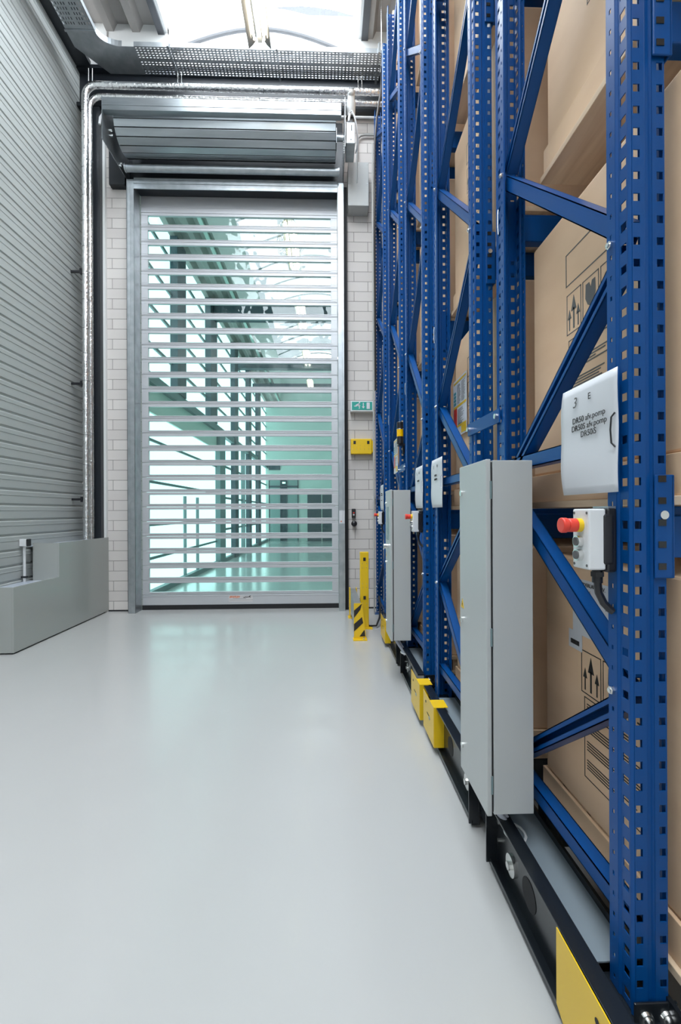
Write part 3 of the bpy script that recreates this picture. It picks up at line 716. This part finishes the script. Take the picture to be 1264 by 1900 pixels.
# ---------------- pallets and cartons
def pallet(x0, y0, z0, wx, wy, label):
    t = thing('wooden_pallet', label, 'pallet', (x0+wx/2, y0+wy/2, z0), 'wooden pallets in the racks')
    for k in range(3):
        xx = x0 + (wx-.21)*k/2
        obj('bottom_board', MB().box(xx-(.012 if k == 0 else 0), xx+.21, y0, y0+wy, z0, z0+.022), 'wood', t, bevel=.002)
        obj('bearer', MB().box(xx+.05, xx+.15, y0+.02, y0+wy-.02, z0+.022, z0+.10), 'wood', t)
    for k in range(6):
        yy = y0+(wy-.115)*k/5; obj('deck_board', MB().box(x0+.013, x0+wx, yy, yy+.115, z0+.10, z0+.122), 'wood', t)
    obj('side_board', MB().box(x0+.001, x0+.012, y0, y0+wy, z0+.0225, z0+.122), 'kraft', t, bevel=.002)
    return t
def handling_print(x, yf, zb, zt, variant, t):
    """printed on the aisle face at x; yf = far edge y; reads left (far) to right (near)"""
    m = MB(); X0, X1 = x-.0008, x-.0002
    def Q(u, v): return (yf-u, v)
    def rect(u0, u1, v0, v1, w=.004):
        for a, b, c, d in ((u0, u1, v1-w, v1), (u0, u1, v0, v0+w), (u0, u0+w, v0, v1), (u1-w, u1, v0, v1)): m.box(X0, X1, yf-a, yf-b, c, d)
    def poly(pts): m.prism([Q(u, v) for u, v in pts], 'x', X0, X1)
    if variant == 0:
        u0, v0, hh, ww = .235, zt-.425, .135, .082
        rect(.23, .60, zt-.26, zt-.15)
        tb = (.245, .50, zt-.64, zt-.445)
    else:
        u0, v0, hh, ww = .225, zt-.425, .135, .10
        tb = (.24, .56, zt-.69, zt-.435)
    g = .008
    for k in range(3):
        a = u0+k*(ww+g); rect(a, a+ww, v0, v0+hh, .003)
        c = a+ww/2
        if k == 0:
            def arrow(cu, base, h, s):
                poly([(cu-.0035*s, base), (cu+.0035*s, base), (cu+.0035*s, base+h*.62), (cu-.0035*s, base+h*.62)])
                poly([(cu-.013*s, base+h*.55), (cu+.013*s, base+h*.55), (cu, base+h)])
            arrow(c, v0+.012, .110, 1.15); arrow(c-ww*.3, v0+.012, .07, .8); arrow(c+ww*.3, v0+.012, .07, .8)
        elif k == 1:
            poly([(c-.024, v0+.118), (c-.026, v0+.075), (c-.014, v0+.052), (c-.003, v0+.045), (c-.003, v0+.024), (c-.022, v0+.014), (c-.022, v0+.010),
                  (c+.022, v0+.010), (c+.022, v0+.014), (c+.003, v0+.024), (c+.003, v0+.045), (c+.014, v0+.052), (c+.026, v0+.075), (c+.024, v0+.118), (c+.008, v0+.118), (c+.002, v0+.100), (c-.006, v0+.118)])
        else:
            poly([(c+.034*cos(radians(a_)), v0+.068+.042*sin(radians(a_))) for a_ in range(0, 181, 20)])
            poly([(c-.0025, v0+.02), (c+.0025, v0+.02), (c+.0025, v0+.07), (c-.0025, v0+.07)])
            poly([(c-.016, v0+.016), (c+.003, v0+.016), (c+.003, v0+.021), (c-.016, v0+.021)])
    rect(*tb, .003)
    n = 4 if variant else 3
    rr = random.Random(int(zt*100)+int(yf*10))
    for p in range(n):
        top = tb[3]-.018-(tb[3]-tb[2]-.02)/n*p
        for ln in range(4):
            L = (tb[1]-tb[0]-.04)*(.55+.45*rr.random())
            m.box(X0, X1, yf-tb[0]-.014, yf-tb[0]-.014-L, top-.0085*ln-.0035, top-.0085*ln)
    obj('handling_marks', m, 'greyink' if variant == 0 else 'ink', t)
def carton(x0, y0, z0, wx, wy, h, label, pr=0, cap=False):
    t = thing('cardboard_carton', label, 'carton', (x0+wx/2, y0+wy/2, z0), 'cardboard cartons in the racks')
    obj('box', MB().box(x0, x0+wx, y0, y0+wy, z0, z0+h), 'kraft', t, bevel=.008)
    obj('tape', MB().box(x0+wx/2-.003, x0+wx/2+.003, y0-.001, y0, z0+.01, z0+h-.01), 'ink', t)
    if pr is not None: handling_print(x0, y0+wy, z0, z0+h, pr, t)
    return t
SH = ['floor', 'first', 'second', 'third', 'fourth', 'top']
CART = {}
for i, (x, y0, y1) in enumerate(FR):
    for l in range(-1, NL[i]):
        zb = .302 if l < 0 else LV[l]+.002
        far = y1-.075
        if i == 0: far = {-1: 1.60, 0: 1.68, 1: 1.57}.get(l, 1.66)
        dep = .80 if i < 4 else .86
        X0 = x+.115 if l >= 0 else x+.118
        for c in range(3):
            xs = X0+.86*c
            where = ['at the aisle end', 'behind the end carton', 'deepest in the row'][c]
            if i == 0 and c > 0 and l < 1: continue
            wh = ['under the carton at the aisle end', 'under the middle carton', 'under the deepest carton'][c]
            shn = '%s level' % 'floor' if l < 0 else '%s shelf' % SH[l+1]
            pallet(xs-.010, far-dep, zb, .82, dep, 'wooden pallet %s, %s of the %s rack' % (wh, shn, RN[i]))
            hh = .88
            if l < 0: hh = .80
            lab = 'brown carton %s on the %s of the %s rack' % (where, shn, RN[i])
            ct_ = carton(xs, far-dep+.01, zb+.1235, .78, dep-.02, hh, lab, (0 if l >= 0 else 1) if c == 0 else None)
            CART[(i, l, c)] = (ct_, xs, far-dep+.01, zb+.1235, hh)
# address label on the near lower carton
ct_, xs, yc, zc, hh = CART[(0, -1, 0)]
al = obj('address_label', MB().box(xs-.0016, xs-.0006, 1.21, 1.41, .98, 1.16), 'paper', ct_, label='white address label')
for k, s in enumerate(('MA NEDERLAND B.V.', '   EWEG 4-6', '     SOEST')):
    text('lettering', s, .017, 'ink', al, (xs-.003, 1.40, 1.14-.022*k), FACE_AISLE)
text('lettering', ' 400 V3N 50', .019, 'ink', al, (xs-.003, 1.335, 1.055), FACE_AISLE)
text('lettering', 'HO', .016, 'ink', al, (xs-.003, 1.24, 1.085), FACE_AISLE)
obj('barcode_label', MB().box(xs-.0012, xs-.0004, 1.36, 1.435, .925, .985), 'paper', ct_)
bc = MB()
for k in range(14): bc.box(xs-.0022, xs-.0012, 1.375+.0035*k, 1.3765+.0035*k+.0008*(k % 3), .94, .955)
obj('barcode', bc, 'ink', ct_)

# info sheets (yellow / red / white) on the second and fourth racks
def infosheet(x, ya, yb, z0, z1, label):
    t = thing('info_sheet', label, 'sheet', (x, (ya+yb)/2, z0), 'coloured loading signs')
    obj('card', MB().box(x-.002, x, ya, yb, z0, z1), 'paper', t)
    W = yb-ya; H = z1-z0
    def R(u0, u1, v0, v1, m, nm):
        obj(nm, MB().box(x-.003, x-.002, yb-u0*W, yb-u1*W, z0+v0*H, z0+v1*H), m, t)
    R(.06, .97, .935, .965, 'yellow', 'title_bar'); R(.06, .97, .50, .54, 'yellow', 'heading_bar')
    R(.06, .30, .16, .50, 'red', 'red_block'); R(.62, .97, .03, .15, 'yellow', 'yellow_block'); R(.30, .97, .155, .19, 'yellow', 'heading_bar')
    for q in range(4): R(.06, .24, .565+.062*q, .61+.062*q, 'teal', 'pictogram')
    m = MB()
    for q in range(14):
        v = .215+.02*q if q < 13 else .2
        m.box(x-.003, x-.002, yb-.36*W, yb-(.55+.3*random.random())*W, z0+v*H, z0+(v+.005)*H)
    for q in range(17):
        v = .57+.02*q
        for ua, ub in ((.32, .58), (.64, .92)): m.box(x-.003, x-.002, yb-ua*W, yb-(ub-.1*random.random())*W, z0+v*H, z0+(v+.005)*H)
    obj('text_lines', m, 'greyink', t)
    return t
infosheet(FR[1][0]+.107, 2.40, 2.655, 1.83, 2.175, 'white and yellow safety instruction sheet hanging before the carton of the second rack')
infosheet(.660, 3.99, 4.21, 1.75, 2.07, 'faint yellow and white instruction sheet beside the warning beacon')

# paper signs
def sheet(x, ya, yb, z0, label, lines, curl=.006, big=False):
    t = thing('paper_sign', label, 'paper sign', (x, (ya+yb)/2, z0), 'paper signs tied to the posts')
    n = 14; m = MB(); H = .297; vs = []; fs = []
    for r in range(n+1):
        for c in range(n+1):
            u, v = c/n, r/n
            off = curl*(1-u)*sin(v*pi*1.0)*1.5 + .0025*sin(v*9)*(1-u*.5)
            vs.append((x-off, yb-(yb-ya)*u, z0+H*v))
    for r in range(n):
        for c in range(n): a = r*(n+1)+c; fs.append((a, a+1, a+n+2, a+n+1))
    m.add(vs, fs)
    s = obj('sheet', m, 'paper', t, smooth=True, solid=.0006)
    for (txt, size, u, v, mt, shr) in lines:
        off = curl*(1-u)*sin(v*pi)*1.5 + .0025*sin(v*9)*(1-u*.5)
        if txt.startswith('#'):          # writing too small to read in the photograph: a faint line of ink
            wd = float(txt[1:]); yc = yb-(yb-ya)*u; zc = z0+H*v
            m2 = MB(); q = -wd/2
            while q < wd/2:
                m2.box(x-off-.0038, x-off-.0034, yc-q, yc-q-.006, zc, zc+size*.7); q += .0085
            obj('ink_line', m2, mt, s); continue
        text('lettering', txt, size, mt, s, (x-off-.0035, yb-(yb-ya)*u, z0+H*v), FACE_AISLE, align='CENTER', shear=shr)
    tie = [(x-.002, ya+.008, z0+.108), (x-.007, ya+.014, z0+.118), (x-.008, ya+.016, z0+.15), (x-.007, ya+.014, z0+.18), (x-.002, ya+.008, z0+.19)]
    obj('cable_tie', MB().tube(tie, .0022, 6), 'blackpl' if big else 'clearpl', t)
    return t
sheet(.690, 1.000, 1.235, 1.425, 'large white A4 paper sign with three printed lines tied to the nearest blue post',
      [('3', .040, .30, .80, 'greyink', .25), ('E', .024, .57, .83, 'ink', 0), ('DR50 afv.pomp', .0225, .54, .655, 'ink', 0), ('DR50S afv.pomp', .0225, .54, .585, 'ink', 0), ('DR50iS', .0225, .54, .515, 'ink', 0)], big=True)
sheet(.672, 2.49, 2.73, 1.405, 'white sign tied to the far post of the second frame', [('#.006', .03, .3, .80, 'greyink', .2), ('#.010', .022, .6, .82, 'ink', 0), ('#.05', .017, .45, .64, 'ink', 0), ('#.06', .017, .45, .56, 'ink', 0)])
sheet(.664, 2.97, 3.19, 1.405, 'white sign tied to the near post of the third frame', [('#.006', .03, .3, .80, 'greyink', .2), ('#.010', .022, .6, .82, 'ink', 0), ('#.06', .017, .45, .64, 'ink', 0)])
sheet(.655, 4.98, 5.22, 1.40, 'small white sign on the farthest frame beside the block wall', [('#.006', .03, .5, .80, 'greyink', .2), ('#.10', .017, .5, .64, 'ink', 0), ('#.12', .017, .5, .57, 'ink', 0), ('#.01', .017, .5, .47, 'ink', 0), ('#.06', .017, .5, .37, 'ink', 0)])

# grey control cabinets
def cabinet(yn, x1, label, panel=False):
    t = thing('control_cabinet', label, 'cabinet', (x1-.08, yn+.14, .36), 'grey control cabinets on the racks')
    D = .285; xd = x1-.160
    z0, z1 = .358, 1.552
    obj('body', MB().box(xd+.024, x1, yn, yn+D, z0, z1), 'cab', t, bevel=.002)
    obj('gap_seal', MB().box(xd+.017, xd+.024, yn+.006, yn+D-.006, z0+.006, z1-.006), 'rubber', t)
    d = obj('door', MB().box(xd, xd+.017, yn-.002, yn+D+.002, z0-.004, z1+.004), 'cab', t, bevel=.003)
    for zz in (z0+.10, (z0+z1)/2, z1-.10):
        obj('hinge', MB().box(xd+.013, xd+.020, yn-.003, yn+.002, zz-.03, zz+.03), 'midframe', t)
        obj('lock', MB().cyl((xd-.007, yn+D-.03, zz), (xd, yn+D-.03, zz), .011, 16).box(xd-.008, xd-.007, yn+D-.038, yn+D-.022, zz-.002, zz+.002), 'zinc', d, smooth=True)
    zz = (z0+z1)/2+.045
    wt = obj('warning_triangle', MB().prism([(yn+D-.05, zz), (yn+D-.012, zz), (yn+D-.031, zz+.036)], 'x', xd-.001, xd), 'yellow', d)
    obj('flash_mark', MB().prism([(yn+D-.034, zz+.006), (yn+D-.027, zz+.016), (yn+D-.031, zz+.016), (yn+D-.029, zz+.026), (yn+D-.036, zz+.014), (yn+D-.032, zz+.014)], 'x', xd-.0018, xd-.001), 'ink', wt)
    if panel:
        obj('display', MB().box(xd-.004, xd, yn+.10, yn+.22, 1.15, 1.42), 'shopglass', d, bevel=.002)
        obj('selector_switch', MB().cyl((xd-.04, yn+.12, 1.10), (xd, yn+.12, 1.10), .02, 16), 'zinc', d, smooth=True)
    obj('hose', MB().tube([(x1-.11, yn+.16, z0), (x1-.09, yn+.15, z0-.05), (x1-.055, yn+.10, z0-.10), (x1-.035, yn+.07, z0-.135)], .012, 10)
        .tube([(x1-.085, yn+.16, z0), (x1-.07, yn+.15, z0-.05), (x1-.04, yn+.11, z0-.10), (x1-.022, yn+.08, z0-.135)], .009, 10), 'clearpl', t, smooth=True)
    obj('grommet', MB().tube([(x1-.035+.034*cos(2*pi*k/12), yn+.07+.045*sin(2*pi*k/12), .243) for k in range(13)], .005, 6), 'plastic', t, smooth=True)
    return t
cabinet(1.435, .694, 'large near grey control cabinet with three locks and a warning triangle')
cabinet(3.40, .662, 'smaller distant grey control cabinet with a display, under the warning beacon', True)

# emergency stop stations
def station(x, y, label, cable=True, sc=1.0):
    """x = plate face (aisle side), y centre"""
    t = thing('stop_button_station', label, 'button box', (x, y, 1.24), 'emergency stop boxes on the posts')
    z0, z1 = 1.238, 1.385
    obj('housing', MB().box(x, x+.042, y-.034, y+.034, z0, z1), 'plastic', t, bevel=.004)
    obj('back_shell', MB().box(x+.034, x+.062, y-.036, y+.036, z0+.012, z1-.012).box(x+.044, x+.07, y-.034, y+.034, z0-.006, z1+.002), 'blackpl', t, bevel=.006)
    obj('stop_collar', MB().cyl((x-.012, y, 1.345), (x, y, 1.345), .017, 20), 'yellow', t, smooth=True)
    obj('stop_button', MB().cyl((x-.034, y, 1.345), (x-.010, y, 1.345), .017, 20).cyl((x-.050, y, 1.345), (x-.034, y, 1.345), .019, 20, .0185), 'red', t, bevel=.003, smooth=True)
    for zz in (1.305, 1.272):
        b = obj('push_button', MB().cyl((x-.012, y, zz), (x, y, zz), .0145, 20), 'zinc', t, smooth=True)
        obj('button_cap', MB().cyl((x-.014, y, zz), (x-.012, y, zz), .0105, 20), 'greyink', b, smooth=True)
    sc_ = MB()
    for a in (-.026, .026):
        for zz in (z0+.010, z1-.010): sc_.cyl((x-.001, y+a, zz), (x, y+a, zz), .0035, 8)
    obj('screw', sc_, 'greyink', t)
    obj('mount_plate', MB().box(x+.05, x+.078, y-.03, y+.03, z1-.01, z1+.006), 'galv', t) if False else None
    obj('mount_plate', MB().box(x+.05, x+.069, y-.03, y+.03, z1-.002, z1+.006), 'galv', t)
    if cable:
        obj('cable_gland', MB().cyl((x+.042, y, z0-.035), (x+.042, y, z0), .012, 14).cyl((x+.042, y, z0-.02), (x+.042, y, z0-.008), .015, 6), 'blackpl', t, smooth=True)
        obj('cable', MB().tube([(x+.042, y, z0-.03), (x+.045, y, z0-.06), (x+.055, y-.004, z0-.085), (x+.066, y-.008, z0-.098), (x+.074, y-.012, z0-.105)], .009, 10), 'blackpl', t, smooth=True)
    return t
station(.625, 1.045, 'near white button box with red emergency stop on the nearest post')
station(.603, 3.04, 'white button box with red emergency stop on the third frame, beside the distant cabinet')
station(.600, 5.03, 'tiny white button box with red emergency stop on the farthest frame')

# warning beacon
bc = thing('warning_beacon', 'black and amber cylindrical signal beacon on a blue post', 'beacon', (.655, 3.83, 1.96))
obj('base', MB().cyl((.655, 3.83, 1.985), (.655, 3.83, 2.05), .029, 20), 'blackpl', bc, smooth=True)
obj('lens', MB().cyl((.655, 3.83, 2.05), (.655, 3.83, 2.115), .0295, 20), 'amber', bc, smooth=True)
obj('ring', MB().cyl((.655, 3.83, 2.113), (.655, 3.83, 2.119), .031, 20), 'zinc', bc, smooth=True)
obj('sounder', MB().cyl((.655, 3.83, 2.119), (.655, 3.83, 2.175), .029, 20).sphere((.655, 3.83, 2.175), .029, sc=(1, 1, .35)), 'blackpl', bc, smooth=True)
obj('bracket', MB().box(.64, .70, 3.81, 3.903, 1.972, 1.985).box(.685, .70, 3.86, 3.9025, 1.90, 1.975), 'blackpl', bc, bevel=.003)

# ================================================================ END WALL ITEMS
sg = thing('exit_sign', 'green emergency exit sign with running figure on the block wall', 'exit sign', (.50, 6.1, 2.78))
obj('housing', MB().box(.335, .66, 6.04, WY-.001, 2.79, 2.94), 'plastic', sg, bevel=.006)
obj('green_panel', MB().box(.355, .64, 6.037, 6.04, 2.81, 2.925), 'green', sg)
Y0, Y1 = 6.034, 6.037
pm = MB()
def pp(pts): pm.prism(pts, 'y', Y0, Y1)
pm.cyl((.462, Y0, 2.912), (.462, Y1, 2.912), .010, 12)
pp([(.425, 2.893), (.455, 2.903), (.462, 2.885), (.447, 2.862), (.432, 2.868)])
pp([(.425, 2.893), (.405, 2.877), (.411, 2.871), (.435, 2.886)])
pp([(.455, 2.893), (.475, 2.873), (.470, 2.867), (.450, 2.880)])
pp([(.437, 2.872), (.415, 2.857), (.385, 2.860), (.385, 2.868), (.412, 2.868), (.430, 2.882)])
pp([(.440, 2.870), (.458, 2.852), (.452, 2.825), (.461, 2.825), (.469, 2.856), (.455, 2.874)])
pm.box(.510, .522, Y0, Y1, 2.855, 2.910); pp([(.495, 2.858), (.537, 2.858), (.516, 2.832)])
pm.box(.562, .607, Y0, Y1, 2.825, 2.915)
obj('pictogram', pm, 'paper', sg)
yb = thing('yellow_sensor_box', 'flat yellow box with two dark lenses on the wall under the exit sign', 'sensor box', (.49, 6.1, 2.18))
obj('housing', MB().box(.338, .635, 6.05, WY-.001, 2.195, 2.41), 'yellow', yb, bevel=.008)
obj('lens', MB().box(.375, .408, 6.046, 6.05, 2.335, 2.378).box(.568, .60, 6.046, 6.05, 2.335, 2.378), 'blackpl', yb)
hb = MB()
for a in (.36, .42, .47, .53, .59, .62):
    for b in (2.255, 2.27, 2.31): hb.cyl((a, 6.047, b), (a, 6.05, b), .003, 6)
obj('screw', hb, 'zinc', yb)
obj('side_bracket', MB().box(.635, .655, 6.06, 6.14, 2.22, 2.385), 'yellow', yb)
sw = thing('door_push_button', 'small black switch box with red and white buttons on the block wall', 'switch', (.38, 6.12, 1.30))
obj('housing', MB().box(.35, .405, 6.09, WY-.001, 1.295, 1.425), 'blackpl', sw, bevel=.008)
obj('red_button', MB().cyl((.378, 6.08, 1.368), (.378, 6.09, 1.368), .011, 12), 'red', sw)
obj('white_button', MB().cyl((.378, 6.08, 1.340), (.378, 6.09, 1.340), .012, 12), 'plastic', sw)
tag(obj('mushroom_button', MB().cyl((.383, 6.10, 1.215), (.383, WY-.001, 1.215), .025, 16).sphere((.383, 6.08, 1.215), .042, sc=(1, .6, 1)), 'blackpl', smooth=True), 'round black mushroom button under the small switch box', 'button')
tag(obj('junction_box', MB().box(.655, .678, 6.08, WY-.001, 1.52, 1.61), 'plastic', bevel=.004), 'little white junction box at the edge of the block wall beside the farthest post', 'junction box')
tag(obj('wall_conduit', MB().tube([(.45, 6.11, 6.05), (.45, 6.11, 6.62), (.46, 6.11, 6.68), (.50, 6.11, 6.72), (.56, 6.11, 6.735), (.9, 6.11, 6.735)], .016, 10), 'motor', smooth=True), 'pale bent conduit rising on the block wall beside the motor', 'conduit')
tag(obj('black_cable', MB().tube([(.76, 5.75, 7.55), (.745, 5.72, 7.0), (.68, 5.70, 6.6), (.655, 5.70, 6.25), (.65, 5.72, 5.0), (.655, 5.74, 3.0)], .014, 10), 'blackpl', smooth=True), 'black cable dropping from the tray down the farthest blue post', 'cable')
tag(obj('white_conduit', MB().tube([(.634, 5.80, .0), (.634, 5.80, 6.35)], .011, 10), 'motor', smooth=True), 'white vertical conduit clipped along the farthest blue post', 'conduit')
tag(obj('floor_cable', MB().tube([(.66, 5.5, .30), (.66, 5.35, .22), (.63, 5.2, .10), (.58, 5.1, .03), (.50, 5.15, .014), (.46, 5.3, .014)], .012, 8), 'rubber', smooth=True), 'black rubber cable looping from the farthest rack down to the floor', 'cable')

# crash barrier and tall yellow post
yp = thing('yellow_sensor_post', 'tall slim yellow steel post with two dark lenses beside the door', 'post', (.44, 5.13, 0))
obj('post', MB().box(.388, .490, 5.09, 5.16, .0, .905), 'yellow', yp, bevel=.006)
obj('foot', MB().box(.36, .53, 5.05, 5.20, 0, .010), 'yellow', yp)
obj('lens', MB().box(.425, .455, 5.086, 5.09, .80, .84).box(.425, .455, 5.086, 5.09, .345, .385), 'blackpl', yp)
hb = MB()
for zz in (.77, .72, .53, .485, .30, .25):
    for a in (.415, .465): hb.cyl((a, 5.087, zz), (a, 5.09, zz), .004, 6)
obj('screw', hb, 'zinc', yp)
br = thing('crash_barrier', 'low steel crash barrier with yellow and black striped end beside the door', 'barrier', (.35, 5.2, 0))
obj('rail', MB().box(.300, .372, 4.66, 5.70, .10, .365).box(.302, .304, 4.66, 5.7, .365, .372), 'galv', br, bevel=.01)
obj('far_foot', MB().box(.285, .30, 5.60, 5.70, .0, .385).box(.27, .39, 5.58, 5.72, 0, .01).box(.372, .385, 5.60, 5.70, 0, .385), 'yellow', br)
ef = obj('end_plate', MB().prism([(.285, .01), (.285, .392), (.375, .392), (.413, .05), (.413, .01)], 'y', 4.648, 4.658), 'yellow', br)
obj('base_plate', MB().box(.275, .425, 4.60, 4.70, 0, .012), 'yellow', br)
sm = MB()
for s in (0, .145):
    sm.prism([(.286, .09+s), (.286, .17+s), (.372-.0*s, .265+s-.02), (.385-.03*(s > 0), .20+s-.02)], 'y', 4.646, 4.648)
sm.prism([(.345, .035), (.408, .035), (.401, .10), (.395, .105)], 'y', 4.646, 4.648)
obj('black_stripe', sm, 'ink', ef)
obj('anchor_bolt', MB().cyl((.39, 4.62, .012), (.39, 4.62, .03), .010, 6), 'zinc', br)
